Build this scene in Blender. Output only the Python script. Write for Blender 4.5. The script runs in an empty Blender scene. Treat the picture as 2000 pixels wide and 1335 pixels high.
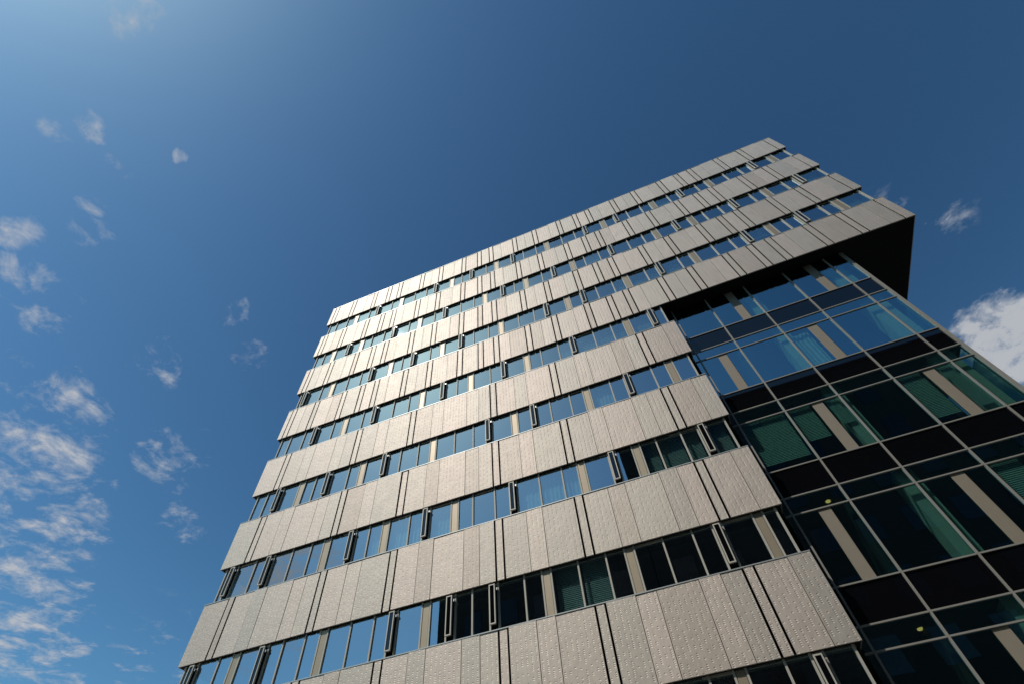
import bpy, math, random
from mathutils import Matrix, Vector
random.seed(7)
sc = bpy.context.scene
COL = sc.collection
Z0 = 31.53                      # underside of the topmost cladding band above the pavement
PITCH = 3.6
U = 0.2886                      # facade planning module
HB = 2.18                       # height of a cladding band
SUN = Vector((-0.36, -0.455, 0.814)).normalized()

# ------------------------------------------------------------------ camera
cam = bpy.data.cameras.new('camera')
cam.sensor_fit = 'HORIZONTAL'; cam.sensor_width = 36.0
cam.lens = 977.47 / 2000 * 36.0
cam.clip_start = 0.05; cam.clip_end = 5000
co = bpy.data.objects.new('camera', cam); COL.objects.link(co)
rt = Vector((0.92801, 0.36784, -0.05903)); up = Vector((0.33176, -0.74388, 0.58015)); fw = Vector((-0.16949, 0.55798, 0.81236))
M = Matrix((rt, up, -fw)).transposed().to_4x4()
M.translation = (17.6387, -13.9668, Z0 - 29.9347)
co.matrix_world = M
sc.camera = co

# ------------------------------------------------------------------ world
SKY = 0.062
wd = bpy.data.worlds.new('World'); sc.world = wd; wd.use_nodes = True
nt = wd.node_tree; N = nt.nodes; L = nt.links
bg = N['Background']; bg.inputs['Strength'].default_value = SKY
sky = N.new('ShaderNodeTexSky'); sky.sky_type = 'NISHITA'; sky.sun_disc = False
sky.sun_elevation = math.asin(SUN.z); sky.sun_rotation = math.atan2(SUN.x, SUN.y) % (2 * math.pi)
sky.air_density = 1.0; sky.dust_density = 0.6; sky.ozone_density = 1.2; sky.altitude = 0
gm = N.new('ShaderNodeGamma'); gm.inputs['Gamma'].default_value = 1.55
sat = N.new('ShaderNodeHueSaturation'); sat.inputs['Saturation'].default_value = 1.03
L.new(sky.outputs[0], sat.inputs['Color']); L.new(sat.outputs[0], gm.inputs['Color'])
hs = N.new('ShaderNodeMix'); hs.data_type = 'RGBA'; hs.blend_type = 'MULTIPLY'; hs.inputs['Factor'].default_value = 1.0
hs.inputs['B'].default_value = (0.62, 0.84, 0.72, 1); L.new(gm.outputs[0], hs.inputs['A'])
tc = N.new('ShaderNodeTexCoord')

def mth(tree, op, a, b=None, c=None, clamp=False):
    m = tree.nodes.new('ShaderNodeMath'); m.operation = op; m.use_clamp = clamp
    for i, v in enumerate((a, b, c)):
        if v is None: continue
        if isinstance(v, (int, float)): m.inputs[i].default_value = v
        else: tree.links.new(v, m.inputs[i])
    return m.outputs[0]

def vmth(tree, op, a, b=None):
    m = tree.nodes.new('ShaderNodeVectorMath'); m.operation = op
    for i, v in enumerate((a, b)):
        if v is None: continue
        if isinstance(v, (tuple, list)): m.inputs[i].default_value = v
        else: tree.links.new(v, m.inputs[i])
    return m

def noise(tree, vec, scale, detail, rough=0.55, dist=0.0):
    n = tree.nodes.new('ShaderNodeTexNoise'); n.inputs['Scale'].default_value = scale
    n.inputs['Detail'].default_value = detail; n.inputs['Roughness'].default_value = rough
    n.inputs['Distortion'].default_value = dist
    if vec is not None: tree.links.new(vec, n.inputs['Vector'])
    return n.outputs['Fac']

# clouds: fbm on a plane overhead, gathered into the patches the sky shows
dvec = vmth(nt, 'NORMALIZE', tc.outputs['Generated']).outputs[0]
sep = N.new('ShaderNodeSeparateXYZ'); L.new(dvec, sep.inputs[0])
zc = mth(nt, 'MAXIMUM', sep.outputs[2], 0.06)
px = mth(nt, 'DIVIDE', sep.outputs[0], zc); py = mth(nt, 'DIVIDE', sep.outputs[1], zc)
cmb = N.new('ShaderNodeCombineXYZ'); L.new(px, cmb.inputs[0]); L.new(py, cmb.inputs[1])
fb = noise(nt, cmb.outputs[0], 8.5, 12, 0.66, 0.35)
fine = noise(nt, cmb.outputs[0], 30, 6, 0.6, 0.3)
big = noise(nt, cmb.outputs[0], 1.1, 2, 0.5)
wob = N.new('ShaderNodeTexNoise'); wob.inputs['Scale'].default_value = 9; wob.inputs['Detail'].default_value = 4
L.new(dvec, wob.inputs['Vector'])
w2 = vmth(nt, 'SUBTRACT', wob.outputs['Color'], (0.5, 0.5, 0.5)).outputs[0]
w3 = N.new('ShaderNodeVectorMath'); w3.operation = 'SCALE'; L.new(w2, w3.inputs[0]); w3.inputs['Scale'].default_value = 0.10
wdir = vmth(nt, 'NORMALIZE', vmth(nt, 'ADD', dvec, w3.outputs[0]).outputs[0]).outputs[0]
BLOBS = [(-0.812, 0.275, 0.520, 5.2, 1.05), (-0.830, 0.355, 0.445, 4.4, 1.0), (-0.845, 0.400, 0.365, 5.0, 1.0), (-0.845, 0.435, 0.315, 5.4, .95),
         (-0.714, 0.393, 0.580, 3.6, .8), (-0.691, 0.269, 0.671, 2.7, .8), (-0.777, 0.197, 0.598, 3.2, .85), (-0.718, 0.466, 0.517, 2.2, .75),
         (-0.773, 0.274, 0.572, 2.6, .75), (-0.735, 0.123, 0.666, 2.2, .8), (-0.671, 0.067, 0.738, 2.0, .95), (-0.740, 0.068, 0.669, 1.9, .8),
         (-0.710, 0.022, 0.704, 1.8, 1.2), (-0.585, -0.048, 0.810, 1.5, 1.2), (-0.612, -0.076, 0.787, 1.4, 1.0), (-0.640, 0.037, 0.768, 1.5, .95),
         (-0.524, 0.034, 0.851, 0.7, .8), (0.543, 0.650, 0.530, 4.0, 2.2), (0.497, 0.518, 0.697, 3.8, .42), (-0.596, 0.345, 0.725, 2.2, .6),
         (-0.574, 0.278, 0.770, 1.6, .62), (-0.273, 0.314, 0.909, 1.8, .6), (-0.590, 0.0, 0.807, 1.2, .7),
         (-0.658, -0.596, 0.46, 7.5, 1.5), (-0.600, -0.640, 0.47, 5.0, 1.1), (-0.45, -0.155, 0.88, 2.6, .85)]
acc = None
for bx_, by_, bz_, rad, amp in BLOBS:
    v = Vector((bx_, by_, bz_)).normalized()
    dt = N.new('ShaderNodeVectorMath'); dt.operation = 'DOT_PRODUCT'
    L.new(wdir, dt.inputs[0]); dt.inputs[1].default_value = v
    mr = N.new('ShaderNodeMapRange'); mr.interpolation_type = 'SMOOTHSTEP'
    mr.inputs['From Min'].default_value = math.cos(math.radians(rad * 1.22)); mr.inputs['From Max'].default_value = math.cos(math.radians(rad * 0.1))
    mr.inputs['To Max'].default_value = amp
    L.new(dt.outputs['Value'], mr.inputs['Value'])
    acc = mr.outputs[0] if acc is None else mth(nt, 'MAXIMUM', acc, mr.outputs[0])
gen = N.new('ShaderNodeMapRange'); gen.inputs['From Min'].default_value = 0.50; gen.inputs['From Max'].default_value = 0.20
gen.inputs['To Max'].default_value = 0.75; L.new(sep.outputs[2], gen.inputs['Value'])
genb = mth(nt, 'MULTIPLY', gen.outputs[0], mth(nt, 'MULTIPLY_ADD', big, 3.0, -1.1, clamp=True))
acc = mth(nt, 'MAXIMUM', acc, genb)
den = mth(nt, 'MULTIPLY_ADD', fb, 3.3, -2.0)
den = mth(nt, 'ADD', den, mth(nt, 'MULTIPLY', mth(nt, 'SUBTRACT', fine, 0.5), 0.8))
den = mth(nt, 'ADD', den, mth(nt, 'MULTIPLY', acc, 0.62))
den = mth(nt, 'MULTIPLY', den, mth(nt, 'MULTIPLY', acc, 3.0, clamp=True))
alp = mth(nt, 'MULTIPLY', den, 1.25, clamp=True)
alp = mth(nt, 'MULTIPLY', mth(nt, 'POWER', alp, 1.25), 0.86)
ccol = N.new('ShaderNodeMix'); ccol.data_type = 'RGBA'
ccol.inputs['A'].default_value = (6.2, 6.9, 8.0, 1); ccol.inputs['B'].default_value = (8.2, 8.4, 8.8, 1)
L.new(den, ccol.inputs['Factor'])
mx = N.new('ShaderNodeMix'); mx.data_type = 'RGBA'
L.new(alp, mx.inputs['Factor']); L.new(hs.outputs['Result'], mx.inputs['A']); L.new(ccol.outputs['Result'], mx.inputs['B'])
L.new(mx.outputs['Result'], bg.inputs['Color'])

# ------------------------------------------------------------------ sun and exposure
sl = bpy.data.lights.new('sun', 'SUN'); sl.energy = 3.6; sl.angle = math.radians(0.53); sl.color = (1.0, 0.95, 0.87)
so = bpy.data.objects.new('sun', sl); COL.objects.link(so)
so.rotation_euler = (-SUN).to_track_quat('-Z', 'Y').to_euler(); so.location = SUN * 80
vs = sc.view_settings
vs.view_transform = 'Standard'; vs.look = 'None'; vs.gamma = 1.0; vs.use_curve_mapping = False
vs.exposure = 0.02
sc.cycles.max_bounces = 8; sc.cycles.transparent_max_bounces = 12

# ------------------------------------------------------------------ materials
def new_mat(name):
    m = bpy.data.materials.new(name); m.use_nodes = True
    return m, m.node_tree, m.node_tree.nodes['Principled BSDF']

def plain(name, col, rough=0.5, metal=0.0, vary=0.10, scale=6.0, bump=0.0, spec=0.5):
    m, t, b = new_mat(name)
    geo = t.nodes.new('ShaderNodeNewGeometry')
    n = noise(t, geo.outputs['Position'], scale, 5)
    rp = t.nodes.new('ShaderNodeMix'); rp.data_type = 'RGBA'
    rp.inputs['A'].default_value = (*[c * (1 - vary) for c in col], 1)
    rp.inputs['B'].default_value = (*[min(1, c * (1 + vary)) for c in col], 1)
    t.links.new(n, rp.inputs['Factor']); t.links.new(rp.outputs['Result'], b.inputs['Base Color'])
    b.inputs['Roughness'].default_value = rough; b.inputs['Metallic'].default_value = metal
    b.inputs['Specular IOR Level'].default_value = spec
    if bump:
        bp = t.nodes.new('ShaderNodeBump'); bp.inputs['Strength'].default_value = bump; bp.inputs['Distance'].default_value = 0.01
        t.links.new(n, bp.inputs['Height']); t.links.new(bp.outputs[0], b.inputs['Normal'])
    return m

def cladding_mat():
    """champagne aluminium sheet with pressed lens-shaped dimples"""
    m, t, b = new_mat('pressed_aluminium')
    nd = t.nodes; lk = t.links
    oi = nd.new('ShaderNodeObjectInfo')
    ramp = nd.new('ShaderNodeValToRGB'); e = ramp.color_ramp
    cols = [(0.00, (.42, .36, .31)), (.25, (.46, .405, .352)), (.5, (.485, .415, .362)), (.75, (.452, .405, .35)), (1.0, (.415, .372, .325))]
    e.elements[0].position = 0; e.elements[0].color = (*cols[0][1], 1)
    e.elements[1].position = 1; e.elements[1].color = (*cols[-1][1], 1)
    for p_, c_ in cols[1:-1]:
        x = e.elements.new(p_); x.color = (*c_, 1)
    lk.new(oi.outputs['Random'], ramp.inputs[0])
    geo = nd.new('ShaderNodeNewGeometry')
    sp = nd.new('ShaderNodeSeparateXYZ'); lk.new(geo.outputs['Position'], sp.inputs[0])
    # rain streaks and dust: stretched noise
    mp = nd.new('ShaderNodeMapping'); mp.inputs['Scale'].default_value = (9, 9, 0.7); lk.new(geo.outputs['Position'], mp.inputs['Vector'])
    st = noise(t, mp.outputs[0], 1.6, 5, 0.6)
    cl = noise(t, geo.outputs['Position'], 1.3, 4, 0.6)
    k = mth(t, 'MULTIPLY_ADD', st, 0.40, 0.80)
    k = mth(t, 'MULTIPLY', k, mth(t, 'MULTIPLY_ADD', cl, 0.16, 0.92))
    sc_ = nd.new('ShaderNodeVectorMath'); sc_.operation = 'SCALE'; lk.new(ramp.outputs[0], sc_.inputs[0]); lk.new(k, sc_.inputs['Scale'])
    lk.new(sc_.outputs[0], b.inputs['Base Color'])
    # dimples
    cw = U / 2.0
    xs = mth(t, 'ADD', mth(t, 'DIVIDE', mth(t, 'ADD', sp.outputs[0], sp.outputs[1]), cw), 0.0)
    ci = mth(t, 'FLOOR', xs); fx = mth(t, 'FRACT', xs)
    wn = nd.new('ShaderNodeTexWhiteNoise'); wn.noise_dimensions = '1D'; lk.new(ci, wn.inputs['W'])
    zz = mth(t, 'DIVIDE', mth(t, 'ADD', sp.outputs[2], mth(t, 'MULTIPLY', wn.outputs['Value'], 3.0)), 0.22)
    gi = mth(t, 'FLOOR', zz); gf = mth(t, 'FRACT', zz)
    cx = nd.new('ShaderNodeCombineXYZ'); lk.new(ci, cx.inputs[0]); lk.new(gi, cx.inputs[1])
    w2_ = nd.new('ShaderNodeTexWhiteNoise'); w2_.noise_dimensions = '2D'; lk.new(cx.outputs[0], w2_.inputs['Vector'])
    cnt = mth(t, 'FLOOR', mth(t, 'MULTIPLY_ADD', w2_.outputs['Value'], 4.0, 1.0))
    s5 = mth(t, 'MULTIPLY', gf, 5.0); si = mth(t, 'FLOOR', s5); sf = mth(t, 'FRACT', s5)
    on = mth(t, 'LESS_THAN', si, cnt)
    ex = mth(t, 'DIVIDE', mth(t, 'SUBTRACT', fx, 0.5), 0.21)
    rise = mth(t, 'DIVIDE', sf, 0.46, clamp=True); fall = mth(t, 'DIVIDE', mth(t, 'SUBTRACT', 0.96, sf), 0.46, clamp=True)
    lens = mth(t, 'SUBTRACT', 1.0, mth(t, 'MULTIPLY', ex, ex), clamp=True)
    hgt = mth(t, 'MULTIPLY', mth(t, 'MULTIPLY', mth(t, 'MINIMUM', rise, fall), lens), on)
    bp = nd.new('ShaderNodeBump'); bp.invert = True
    bp.inputs['Strength'].default_value = 1.0; bp.inputs['Distance'].default_value = 0.0055
    lk.new(hgt, bp.inputs['Height'])
    wv = noise(t, geo.outputs['Position'], 1.7, 2)
    b2 = nd.new('ShaderNodeBump'); b2.inputs['Strength'].default_value = 0.5; b2.inputs['Distance'].default_value = 0.02
    lk.new(wv, b2.inputs['Height']); lk.new(bp.outputs[0], b2.inputs['Normal'])
    lk.new(b2.outputs[0], b.inputs['Normal'])
    b.inputs['Metallic'].default_value = 0.66
    rr = mth(t, 'MULTIPLY_ADD', cl, 0.10, 0.61); lk.new(rr, b.inputs['Roughness'])
    return m

def glass_mat(name, tint, r0, refl=(0.92, 0.94, 1.0)):
    m = bpy.data.materials.new(name); m.use_nodes = True
    t = m.node_tree; nd = t.nodes; nd.clear()
    out = nd.new('ShaderNodeOutputMaterial'); mix = nd.new('ShaderNodeMixShader')
    tr = nd.new('ShaderNodeBsdfTransparent'); tr.inputs[0].default_value = (*tint, 1)
    gl = nd.new('ShaderNodeBsdfGlossy'); gl.inputs['Color'].default_value = (*refl, 1); gl.inputs['Roughness'].default_value = 0.012
    geo = nd.new('ShaderNodeNewGeometry')
    oi = nd.new('ShaderNodeObjectInfo')
    # slight pillowing of each pane and a different seating angle
    n = noise(t, geo.outputs['Position'], 0.8, 1)
    bp = nd.new('ShaderNodeBump'); bp.inputs['Strength'].default_value = 0.25; bp.inputs['Distance'].default_value = 0.01
    t.links.new(n, bp.inputs['Height']); t.links.new(bp.outputs[0], gl.inputs['Normal'])
    # coated pane: Schlick reflectance on the outer face, tint counted once
    dt = nd.new('ShaderNodeVectorMath'); dt.operation = 'DOT_PRODUCT'
    t.links.new(geo.outputs['Incoming'], dt.inputs[0]); t.links.new(geo.outputs['Normal'], dt.inputs[1])
    c1 = mth(t, 'SUBTRACT', 1.0, mth(t, 'ABSOLUTE', dt.outputs['Value']), clamp=True)
    fr = mth(t, 'MULTIPLY_ADD', mth(t, 'POWER', c1, 5.0), 1.0 - r0, r0)
    fr = mth(t, 'MULTIPLY', fr, mth(t, 'SUBTRACT', 1.0, geo.outputs['Backfacing']))
    tm = nd.new('ShaderNodeMix'); tm.data_type = 'RGBA'; tm.inputs['A'].default_value = (*tint, 1); tm.inputs['B'].default_value = (1, 1, 1, 1)
    t.links.new(geo.outputs['Backfacing'], tm.inputs['Factor']); t.links.new(tm.outputs['Result'], tr.inputs[0])
    t.links.new(fr, mix.inputs[0]); t.links.new(tr.outputs[0], mix.inputs[1]); t.links.new(gl.outputs[0], mix.inputs[2])
    t.links.new(mix.outputs[0], out.inputs[0])
    return m

def emit(name, col, s):
    m = bpy.data.materials.new(name); m.use_nodes = True
    b = m.node_tree.nodes['Principled BSDF']
    b.inputs['Base Color'].default_value = (*col, 1)
    b.inputs['Emission Color'].default_value = (*col, 1); b.inputs['Emission Strength'].default_value = s
    return m

MAT = dict(
    clad=cladding_mat(),
    dark=plain('black_membrane_and_shade', (.010, .010, .010), .8, spec=.15),  # joint backing; its black also stands in for shade under bands and at vents
    soffit=plain('shade_black_soffit', (.008, .008, .008), .75, spec=.1),  # dark soffit, taken to black so the colour holds the overhang's shade
    coping=plain('pale_aluminium_coping', (.36, .38, .37), .45, .5),
    frame=plain('bronze_grey_frame', (.38, .355, .30), .68, .15),
    sash=plain('highlit_sash_frame', (.44, .41, .35), .6, .2),  # frame colour lightened, the highlight on the sashes put into it
    cwframe=plain('dimmed_curtain_wall_cap', (.25, .235, .205), .6, .2),  # frame colour dimmed, lens falloff on this side put into it
    cwtan=plain('dimmed_curtain_wall_infill', (.25, .21, .16), .6, .2, vary=.06),  # tan infill dimmed in the same way, falloff in the colour
    edge=plain('shaded_panel_edge', (.13, .11, .09), .6, .2),  # sheet aluminium darkened so the sides carry the groove shade
    tan=plain('tan_infill_panel', (.30, .245, .175), .5, .45, vary=.06),
    gasket=plain('black_gasket', (.012, .012, .012), .7),
    glass=glass_mat('window_glass', (.38, .56, .54), .42, (.80, .92, 1.0)),
    cwglass=glass_mat('curtain_wall_glass', (.30, .52, .46), .36, (.58, .88, 1.0)),
    spandrel=plain('enamelled_glass', (.003, .003, .004), .02, 0, spec=.6),
    blind=plain('pale_blind_slats', (.62, .66, .64), .6),
    curtain=plain('white_curtain_cloth', (.62, .64, .66), .9),
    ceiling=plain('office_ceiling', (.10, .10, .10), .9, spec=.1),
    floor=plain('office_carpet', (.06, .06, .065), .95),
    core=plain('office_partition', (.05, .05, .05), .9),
    column=plain('painted_column', (.72, .72, .68), .7),
    steel=plain('stay_arm_steel', (.6, .6, .6), .35, .8),
    roof=plain('gravel_roof', (.18, .17, .16), .95, bump=.4, scale=40),
    sidewall=plain('grey_side_cladding', (.30, .28, .26), .5, .5),
    lamp=emit('warm_downlight', (1.0, .58, .18), 1.2),
    brick=plain('dark_brick', (.022, .022, .021), .9, bump=.4, scale=14),
    oppglass=plain('dark_far_window', (.012, .014, .016), .2),
    paving=plain('paving', (.16, .155, .15), .9, bump=.3, scale=3),
    asphalt=plain('asphalt', (.05, .05, .052), .92, bump=.5, scale=30),
)

# ------------------------------------------------------------------ mesh helpers
class MB:
    def __init__(s): s.v = []; s.f = []
    def box(s, x0, x1, y0, y1, z0, z1):
        b = len(s.v)
        s.v += [(x0, y0, z0), (x1, y0, z0), (x1, y1, z0), (x0, y1, z0), (x0, y0, z1), (x1, y0, z1), (x1, y1, z1), (x0, y1, z1)]
        s.f += [tuple(b + i for i in q) for q in ((0, 3, 2, 1), (4, 5, 6, 7), (0, 1, 5, 4), (1, 2, 6, 5), (2, 3, 7, 6), (3, 0, 4, 7))]
        return s
    def panel(s, w, h, t, c):      # box with a chamfered front, local origin at the lower left front corner
        b = len(s.v)
        s.v += [(0, t, 0), (w, t, 0), (w, t, h), (0, t, h), (0, c, 0), (w, c, 0), (w, c, h), (0, c, h),
                (c, 0, c), (w - c, 0, c), (w - c, 0, h - c), (c, 0, h - c)]
        s.f += [tuple(b + i for i in q) for q in ((0, 3, 2, 1), (0, 1, 5, 4), (1, 2, 6, 5), (2, 3, 7, 6), (3, 0, 4, 7),
                (4, 5, 9, 8), (5, 6, 10, 9), (6, 7, 11, 10), (7, 4, 8, 11), (8, 9, 10, 11))]
        return s
    def slat(s, x0, x1, y, z, w, t, a):
        ca, sa = math.cos(a), math.sin(a); b = len(s.v)
        for x in (x0, x1):
            for (p, q) in ((-w / 2, -t / 2), (w / 2, -t / 2), (w / 2, t / 2), (-w / 2, t / 2)):
                s.v.append((x, y + p * ca - q * sa, z + p * sa + q * ca))
        s.f += [tuple(b + i for i in q) for q in ((0, 1, 2, 3), (4, 7, 6, 5), (0, 4, 5, 1), (1, 5, 6, 2), (2, 6, 7, 3), (3, 7, 4, 0))]
        return s
    def mesh(s, name, mat, side=None):
        me = bpy.data.meshes.new(name); me.from_pydata(s.v, [], s.f); me.materials.append(mat); me.update()
        if side is not None:       # the folded returns of a sheet, darkened to hold the grooves' shade
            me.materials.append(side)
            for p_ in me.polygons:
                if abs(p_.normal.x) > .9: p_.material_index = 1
        return me

def obj(name, me, parent=None, loc=(0, 0, 0)):
    o = bpy.data.objects.new(name, me); COL.objects.link(o); o.location = loc
    if parent is not None: o.parent = parent
    return o
def build(name, mb, mat, parent=None, loc=(0, 0, 0)): return obj(name, mb.mesh(name, mat), parent, loc)
CACHE = {}
def shared(key, fn):
    if key not in CACHE: CACHE[key] = fn()
    return CACHE[key]
def cbox(name, mat, parent, x0, x1, y0, y1, z0, z1):
    """a box whose mesh is shared with every other box of the same size and material"""
    w, d, h = round(x1 - x0, 4), round(y1 - y0, 4), round(z1 - z0, 4)
    me = shared((name, mat.name, w, d, h), lambda: MB().box(0, w, 0, d, 0, h).mesh(name, mat))
    return obj(name, me, parent, (x0, y0, z0))

# ------------------------------------------------------------------ ground
g = build('ground', MB().box(-600, 600, -600, 600, -0.5, 0), MAT['paving']); g['kind'] = 'structure'
g = build('road', MB().box(-600, 600, -18.2, -15.0, 0.0, 0.004), MAT['asphalt']); g['kind'] = 'structure'

# ------------------------------------------------------------------ the building
bld = bpy.data.objects.new('office_building', None); COL.objects.link(bld)
bld['label'] = 'tall office block clad in dimpled champagne aluminium bands with a cantilevered upper right corner'
bld['category'] = 'building'

XI = 20.78; XO = 31.55
def upper_joints():
    j = []
    for p in range(6):
        o = 24 * p
        j += [(o + a, 'g') for a in (1, 2, 6, 7, 12, 13, 16, 17, 19, 20)] + [(o + a, 's') for a in (4, 10, 22)]
    return sorted(q for q in j if q[0] < 109)
def lower_joints():
    j = []
    for p in range(3):
        o = 24 * p
        j += [(o + a, 'g') for a in (4, 5, 18, 19)] + [(o + a, 's') for a in (8, 10, 14, 16, 22, 24)]
    return sorted(q for q in j if q[0] < 72)

GAP = {'g': 0.062, 's': 0.014, 'e': 0.0}
def band(k, W, joints):
    zb = Z0 - PITCH * k
    b = build('spandrel_band', MB().box(0.03, W - 0.03, 0.11, 0.30, zb + 0.012, zb + HB - 0.01)
              .box(0.03, W - 0.03, 0.30, 0.80, zb + 0.05, zb + HB - 0.4), MAT['dark'], bld)
    lim = [(0, 'e')] + joints + [(W / U, 'e')]
    for (a, ta), (c, tcx) in zip(lim, lim[1:]):
        x0 = a * U + GAP[ta] / 2; x1 = c * U - GAP[tcx] / 2
        w = round(x1 - x0, 3); h = HB - 0.034
        me = shared(('pan', w), lambda: MB().panel(w, h, 0.05, 0.002).mesh('cladding_panel', MAT['clad'], MAT['edge']))
        o = obj('cladding_panel', me, b, (x0, random.uniform(-.003, .003), zb))
        o.rotation_euler = (math.radians(random.gauss(0, .16)), 0, math.radians(random.gauss(0, .22)))
    cbox('bottom_lip', MAT['dark'], b, 0.02, W - 0.02, 0.045, 0.109, zb - 0.004, zb + 0.03)  # underside in black, shade below the band put into the colour
    cbox('coping', MAT['coping'], b, -0.01, W + 0.01, -0.012, 0.16, zb + HB - 0.03, zb + HB)
    # returns round both ends
    for xe, s in ((0.0, -1), (W, 1)):
        d = 14.0 if k < 4 else (14.0 if s < 0 else 0.55)
        cbox('end_return', MAT['sidewall'], b, xe - (0.0 if s < 0 else 0.028), xe + (0.028 if s < 0 else 0.0), 0.046, d, zb + 0.003, zb + HB - 0.035)
    return b

P, Vn, m_ = 'P', 'V', 'm'
ROWS = {
 0: "m3 m6 P8 m12 V14 m18 P20 m24 m27 V29 P33 m36 V38 m42 P44 V48 m51 m54 P56 m60 m63 V65 P69 V72 m75 m78 P80 m84 V86 m90 P92 m96 m99 V101 P105",
 1: "m3 P5 V9 P12 m15 m18 V20 m24 P26 m30 V32 m36 m39 P41 V45 m48 P50 m54 V56 P60 m63 m66 V68 m72 m75 P77 V81 P84 m87 m90 V92 m96 P98 m102 V104",
 2: "V2 m6 P8 m12 m15 V17 P21 m24 V26 m30 P32 V36 m39 m42 P44 m48 m51 V53 P57 V60 m63 m66 P68 m72 V74 m78 P80 m84 m87 V89 P93 m96 V98 m102 P104",
 3: "m3 m6 V8 m12 P14 m18 V20 m24 m27 P29 V33 m36 P38 m42 V44 P48 m51 m54 V56 m60 m63 P65 V69",
 4: "m3 V5 P9 m12 V14 m18 P20 V24 m27 m30 P32 m36 m39 V41 P45 V48 m51 m54 P56 m60 V62 m66 P68",
 5: "V2 m6 V8 m12 m15 P17 V21 m24 P26 m30 V32 P36 m39 m42 V44 m48 m51 P53 V57 P60 m63 m66 V68",
 6: "V2 m6 P8 V12 m15 m18 P20 m24 m27 V29 P33 V36 m39 V41 m45 P47 m51 m54 P56 m60 m63 V65 P69",
 7: "m3 V5 P9 m12 m15 V17 m21 P24 m27 V29 m33 P36 m39 m42 V44 P48 m51 m54 V56 m60 P62 m66 V68"}
# blinds (b) and curtains (c) behind panes: row -> [(from unit, to unit, kind, drop 0..1)]
DRAPES = {
 0: [(9, 12, 'c', 1), (54, 56, 'b', .5), (81, 84, 'c', .6)],
 1: [(99, 102, 'b', 1), (102, 104, 'b', 1), (105, 108, 'b', 1), (63, 66, 'c', .5)],
 2: [(66, 68, 'b', 1), (69, 72, 'b', 1), (72, 74, 'b', 1), (75, 78, 'b', 1), (90, 93, 'b', .5), (105, 108, 'b', .8)],
 3: [(54, 56, 'b', .9), (57, 60, 'b', .9), (60, 63, 'b', .9), (63, 65, 'b', .9), (66, 69, 'b', .9)],
 4: [(57, 60, 'c', 1), (12, 14, 'b', .5)],
 5: [(27, 30, 'c', 1), (30, 32, 'c', 1), (33, 36, 'c', 1), (45, 48, 'c', 1), (48, 51, 'c', 1), (51, 53, 'c', 1), (61, 63, 'b', 1), (63, 66, 'b', 1), (66, 68, 'b', 1), (69, 71.2, 'b', 1), (24, 26, 'c', 1)],
 6: [(48, 51, 'b', 1), (51, 54, 'b', 1)],
 7: []}
YG = 0.135      # glass line of the punched window strips

def blind(x0, x1, y, z0, z1, parent, pitch=0.054):
    mb = MB(); z = z1
    while z > z0:
        mb.slat(x0, x1, y, z, 0.047, 0.003, math.radians(70)); z -= pitch
    mb.box(x0, x1, y - .02, y + .02, z1 + .02, z1 + .06)
    return build('window_blind', mb, MAT['blind'], parent)

def curtain(x0, x1, y, z0, z1, parent):
    mb = MB(); n = max(8, int((x1 - x0) / 0.03)); ph = random.random() * 6
    for i in range(n + 1):
        x = x0 + (x1 - x0) * i / n; yy = y + .018 * math.sin(x * 42 + ph) + .012 * math.sin(x * 17 + ph * 2)
        mb.v += [(x, yy, z0), (x, yy, z1)]
    for i in range(n):
        mb.f.append((2 * i, 2 * i + 2, 2 * i + 3, 2 * i + 1))
    o = build('curtain', mb, MAT['curtain'], parent)
    s = o.modifiers.new('thickness', 'SOLIDIFY'); s.thickness = .006
    return o

def vent(n, zt, parent):
    """narrow parallel-opening light pushed out in front of the strip"""
    x0 = n * U + .035; x1 = n * U + .76 * U + .012; z1 = zt - .085; z0 = zt - 1.265
    y0 = -0.045; y1 = 0.015; f = .032
    def mk():
        w = x1 - x0; h = z1 - z0; d = y1 - y0
        return (MB().box(0, f, 0, d, 0, h).box(w - f, w, 0, d, 0, h).box(f, w - f, 0.001, d, 0, f).box(f, w - f, 0.001, d, h - f, h)).mesh('vent_window', MAT['sash'])
    v = obj('vent_window', shared(('vent', round(x1 - x0, 3)), mk), parent, (x0, y0, z0))
    w = x1 - x0; h = z1 - z0; d_ = y1 - y0
    cbox('pane', MAT['spandrel'], v, f, w - f, .022, .034, f, h - f)
    cbox('vent_shade_box', MAT['dark'], v, .008, w - .008, d_ - .001, .175, .008, h - .008)  # black box added to paint the shaded gap behind the sash
    st = shared('stay', lambda: MB().box(0, .02, 0, .21, 0, .03).box(0, .035, -.02, .03, -.05, .02).mesh('stay_arm', MAT['steel']))
    obj('stay_arm', st, v, (w + .03, .06, h - .14))
    return v

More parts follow.
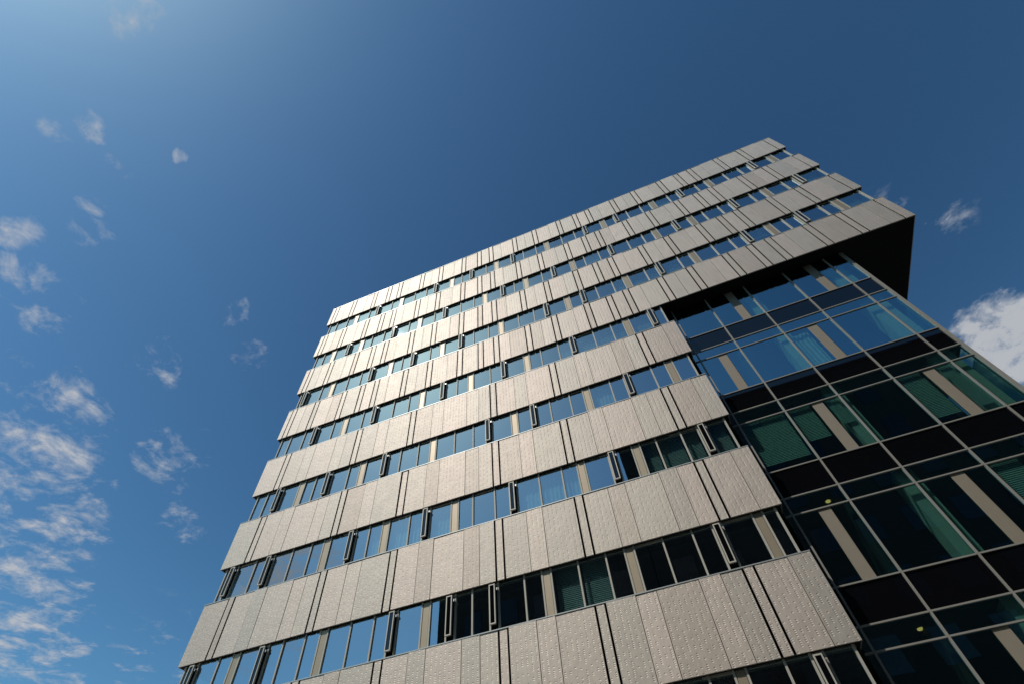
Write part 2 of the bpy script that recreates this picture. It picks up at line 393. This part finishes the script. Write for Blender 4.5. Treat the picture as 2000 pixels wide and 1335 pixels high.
def strip(k, W):
    zt = Z0 - PITCH * k; zs = zt - (PITCH - HB)
    fr = build('window_frame', MB().box(0.16, W - .16, .10, .24, zs + .001, zs + .05).box(0.16, W - .16, .14, .26, zt - .06, zt + .011), MAT['frame'], bld)
    ends = [(0.16 / U, W / U - .16 / U)]
    toks = [(t[0], int(t[1:])) for t in ROWS[k].split()]
    cuts = [0.2 / U + .35]
    mw = .026
    def mull(u): cbox('mullion', MAT['frame'], fr, u * U - mw, u * U + mw, .085, .134, zs + .005, zt + .011)
    edges = [(cuts[0], None)]
    mull(cuts[0])
    for t, n in toks:
        if t == 'm': mull(n); edges.append((n, 'g'))
        else:
            mull(n); mull(n + 1)
            edges.append((n, 'g')); edges.append((n + 1, t))
            if t == 'P':
                a, b_ = n * U + mw + .010, (n + 1) * U - mw - .010
                w = round(b_ - a, 4); h = round(zt - zs - .06, 4)
                me = shared(('tan', w, h), lambda: MB().panel(w, h, .04, .004).mesh('infill_panel', MAT['tan']))
                obj('infill_panel', me, fr, (a, .098, zs + .03))
            else:
                vent(n, zt, bld)
                cbox('vent_opening_shade', MAT['dark'], fr, n * U + mw, (n + 1) * U - mw, .19, .21, zs + .05, zt)  # black sheet standing in for the shade inside the open vent
    eu = W / U - 0.75
    mull(eu); edges.append((eu, 'g'))
    for (a, _), (c, t) in zip(edges, edges[1:]):
        if t != 'g': continue
        x0 = a * U + mw - .006; x1 = c * U - mw + .006
        o = cbox('glass_pane', MAT['glass'], fr, x0, x1, YG, YG + .012, zs + .04, zt + .005)
        o.rotation_euler = (math.radians(random.gauss(0, .32)), 0, math.radians(random.gauss(0, .25)))
    # glazed corners: the strip turns the corner
    for xe in (cuts[0] * U - .05, eu * U + .03):
        cbox('glass_pane', MAT['glass'], fr, xe, xe + .012, YG + .02, 2.6 if (k < 3 or xe < 5) else .64, zs + .04, zt + .005)
    for a, c, kind, drop in DRAPES[k]:
        z1 = zt - .02; z0 = z1 - drop * (zt - zs - .05)
        (blind if kind == 'b' else curtain)(a * U + .06, c * U - .06, .33, z0, z1, fr)

UJ = upper_joints(); LJ = lower_joints()
for k in range(8):
    W = XO if k < 4 else XI
    band(k, W, UJ if k < 4 else LJ)
for k in range(8):
    strip(k, XO if k < 3 else XI)

# floors, ceilings and the core that stands behind the glass
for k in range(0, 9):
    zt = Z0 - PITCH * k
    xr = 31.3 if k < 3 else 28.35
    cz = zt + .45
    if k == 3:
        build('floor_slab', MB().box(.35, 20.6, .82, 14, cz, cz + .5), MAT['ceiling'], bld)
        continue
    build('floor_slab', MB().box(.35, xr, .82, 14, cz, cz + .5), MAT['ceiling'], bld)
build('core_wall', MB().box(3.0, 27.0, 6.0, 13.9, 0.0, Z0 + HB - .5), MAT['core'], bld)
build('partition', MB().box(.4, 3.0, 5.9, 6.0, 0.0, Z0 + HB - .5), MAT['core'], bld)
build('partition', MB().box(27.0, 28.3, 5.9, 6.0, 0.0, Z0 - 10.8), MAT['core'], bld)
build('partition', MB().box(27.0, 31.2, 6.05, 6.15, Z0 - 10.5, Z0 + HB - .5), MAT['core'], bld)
for xw in (8.6, 15.6, 22.5):
    for k in range(0, 8):
        zt = Z0 - PITCH * k
        cbox('partition', MAT['core'], bld, xw - .06, xw + .06, .83, 5.95, zt - 3.14, zt + .449)
build('roof', MB().box(.04, XO - .04, .31, 14.0, Z0 + HB - .4, Z0 + HB - .2), MAT['roof'], bld)
build('back_wall', MB().box(0.05, 28.4, 14.0, 14.3, 0, Z0 - 10.8).box(.05, XO - .05, 14.0, 14.3, Z0 - 10.79, Z0 + HB - .3), MAT['sidewall'], bld)
build('side_wall', MB().box(.03, .3, 2.65, 13.95, 0.0, Z0 + HB - .45), MAT['sidewall'], bld)
build('side_wall', MB().box(XO - .3, XO - .03, 2.65, 13.95, Z0 - 10.75, Z0 + HB - .45), MAT['sidewall'], bld)
build('side_wall', MB().box(28.15, 28.4, 3.2, 13.95, 0.0, Z0 - 10.81), MAT['sidewall'], bld)
build('side_wall', MB().box(XI - .14, XI - .03, .12, .66, 0.0, 2.7), MAT['sidewall'], bld)
# underside of the cantilever, its black carrying the deep shade there
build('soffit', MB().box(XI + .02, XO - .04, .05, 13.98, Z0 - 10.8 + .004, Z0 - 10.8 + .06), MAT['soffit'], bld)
# ground storey below the last cladding band
build('base_wall', MB().box(0.05, XI - .05, .08, .3, 2.7, 4.88), MAT['sidewall'], bld)
build('shopfront_glass', MB().box(.1, XI - .1, .25, .27, .3, 2.7), MAT['glass'], bld)
build('plinth', MB().box(0.05, XI - .05, .15, .35, 0, .3), MAT['dark'], bld)

# ------------------------------------------------------------------ recessed curtain wall under the cantilever
YM = 0.585; YC = 0.625
cx0 = XI; cx1 = 28.55
ZT = Z0 - 10.8
sill = [Z0 - 12.98 - PITCH * n for n in range(5)]
cw = build('curtain_wall', MB().box(cx0 - .05, cx1 - .1, YC + .08, YC + .11, ZT - .5, ZT), MAT['dark'], bld)
VX = [n * U + .055 for n in (72.6, 78, 84, 90, 96)]
zbot = 0.25
for i, x in enumerate(VX):
    cbox('mullion', MAT['cwframe'], cw, x - .026, x + .026, YM, YC + .06, zbot, ZT)
cbox('corner_post', MAT['cwframe'], cw, cx1 - .11, cx1, YM - .004, YC + .12, zbot, ZT)
VXE = VX + [cx1 - .11 + .03]
TH = .019
levels = []
for n, zsill in enumerate(sill):
    zs2 = zsill - .95; zs3 = zsill - 1.50
    for zz in (zsill, zs2, zs3):
        if zz > zbot:
            for a, b_ in zip([cx0 + .02 - .03] + VXE[1:-1], VXE[1:]):
                cbox('transom', MAT['cwframe'], cw, a + .03, b_ - .03, YM + .004, YC + .05, zz - TH, zz + TH)
def cpane(x0, x1, z0, z1, mat, name='glass_pane'):
    o = cbox(name, mat, cw, x0 + .025, x1 - .025, YC, YC + .012, z0 + .018, z1 - .018)
    o.rotation_euler = (math.radians(random.gauss(0, .10)), 0, math.radians(random.gauss(0, .10)))
    return o
tops = [ZT] + [s - 1.50 for s in sill]
for r in range(5):
    zt_, zb_ = tops[r], max(sill[r], zbot)
    odd = r % 2
    for i in range(len(VXE) - 1):
        a, b_ = VXE[i], VXE[i + 1]
        if i == 0: a = cx0 + .02
        un = (72, 78, 84, 90, 96, 99)[i]
        pu = None
        if odd and i in (0, 2): pu = un + 3
        if not odd and i in (1, 3): pu = un + 3
        if pu is not None:
            p0, p1 = pu * U + .03, (pu + 1.2) * U + .03
            w = round(p1 - p0, 4); h = round(zt_ - zb_ - .05, 4)
            me = shared(('ctan', w, h), lambda: MB().panel(w, h, .05, .006).mesh('infill_panel', MAT['cwtan']))
            obj('infill_panel', me, cw, (p0, YM + .045, zb_ + .025))
            cpane(a, p0 + .02, zb_, zt_, MAT['cwglass']); cpane(p1 - .02, b_, zb_, zt_, MAT['cwglass'])
        else:
            cpane(a, b_, zb_, zt_, MAT['cwglass'])
        if r < 4:
            cpane(a, b_, sill[r] - .95, sill[r], MAT['spandrel'], 'spandrel_pane')
            cpane(a, b_, sill[r] - 1.50, sill[r] - .95, MAT['cwglass'])
# glass return round the outer corner
for r in range(5):
    z1 = tops[r]; z0 = max(sill[r], zbot)
    cbox('glass_pane', MAT['cwglass'], cw, cx1 - .06, cx1 - .048, YC + .13, 3.2, z0, z1)
    if r < 4: cbox('spandrel_pane', MAT['spandrel'], cw, cx1 - .06, cx1 - .048, YC + .13, 3.2, sill[r] - .95, sill[r] - .01)
# painted columns just inside the glass
for xa, xb in ((24.05, 24.55), (27.45, 28.18)):
    build('column', MB().box(xa, xb, .80, 1.3, 0, ZT), MAT['column'], bld)
# blinds behind the curtain wall: (row, from unit, to unit, drop below the ceiling)
for r, a, c, drop in ((2, 72.6, 78, 1.75), (2, 78, 81, 1.30), (2, 82.3, 84, 1.05), (2, 90, 93, 1.75), (2, 94.4, 96, 1.75),
                      (3, 90, 93, 2.3), (3, 94.4, 96, 2.3), (4, 90, 96, 2.2)):
    z1 = sill[r] + 2.08
    blind(a * U + .11, c * U - .02, YC + .10, z1 - drop, z1, cw, .056)
for r, a, c in ((1, 84.2, 87.0),):
    curtain(a * U + .08, c * U, YC + .2, sill[r] + .05, sill[r] + 2.0, cw)
# lit ceiling downlights
def downlight(x, y, z):
    mb = MB(); n = 14
    for zz, rr in ((z, .07), (z + .03, .07)):
        for i in range(n): mb.v.append((x + rr * math.cos(2 * math.pi * i / n), y + rr * math.sin(2 * math.pi * i / n), zz))
    mb.f.append(tuple(range(n - 1, -1, -1))); mb.f.append(tuple(range(n, 2 * n)))
    for i in range(n): mb.f.append((i, (i + 1) % n, n + (i + 1) % n, n + i))
    return build('ceiling_light', mb, MAT['lamp'], bld)
downlight(22.26, 1.27, Z0 - 21.18); downlight(22.40, 1.40, Z0 - 24.78)

# ------------------------------------------------------------------ the dark building across the street, mirrored in the lower glass
op = bpy.data.objects.new('opposite_building', None); COL.objects.link(op)
op['label'] = 'dark brick building across the street, mirrored as a black shape in the lower windows'
op['category'] = 'building'
YB = -22.0
build('wall', MB().box(15.7, 75.0, YB - 16, YB, 0, 34.6), MAT['brick'], op)
build('wall', MB().box(-1.9, 15.65, YB - 14, YB - .05, 0, 24.5), MAT['brick'], op)
build('parapet', MB().box(15.5, 75.2, YB - 16.2, YB + .12, 34.6, 35.0), MAT['dark'], op)
build('parapet', MB().box(-2.05, 15.45, YB - 14.2, YB + .06, 24.5, 24.9), MAT['dark'], op)
wme = MB().box(0, 1.5, 0, .06, 0, 1.8).mesh('window', MAT['oppglass'])
for fl in range(9):
    for i in range(18):
        x = 17.0 + i * 3.1
        if fl < 9: obj('window', wme, op, (x, YB - .02, 1.4 + fl * 3.6))
    if fl < 6:
        for i in range(5): obj('window', wme, op, (0.2 + i * 3.1, YB - .07, 1.4 + fl * 3.6))
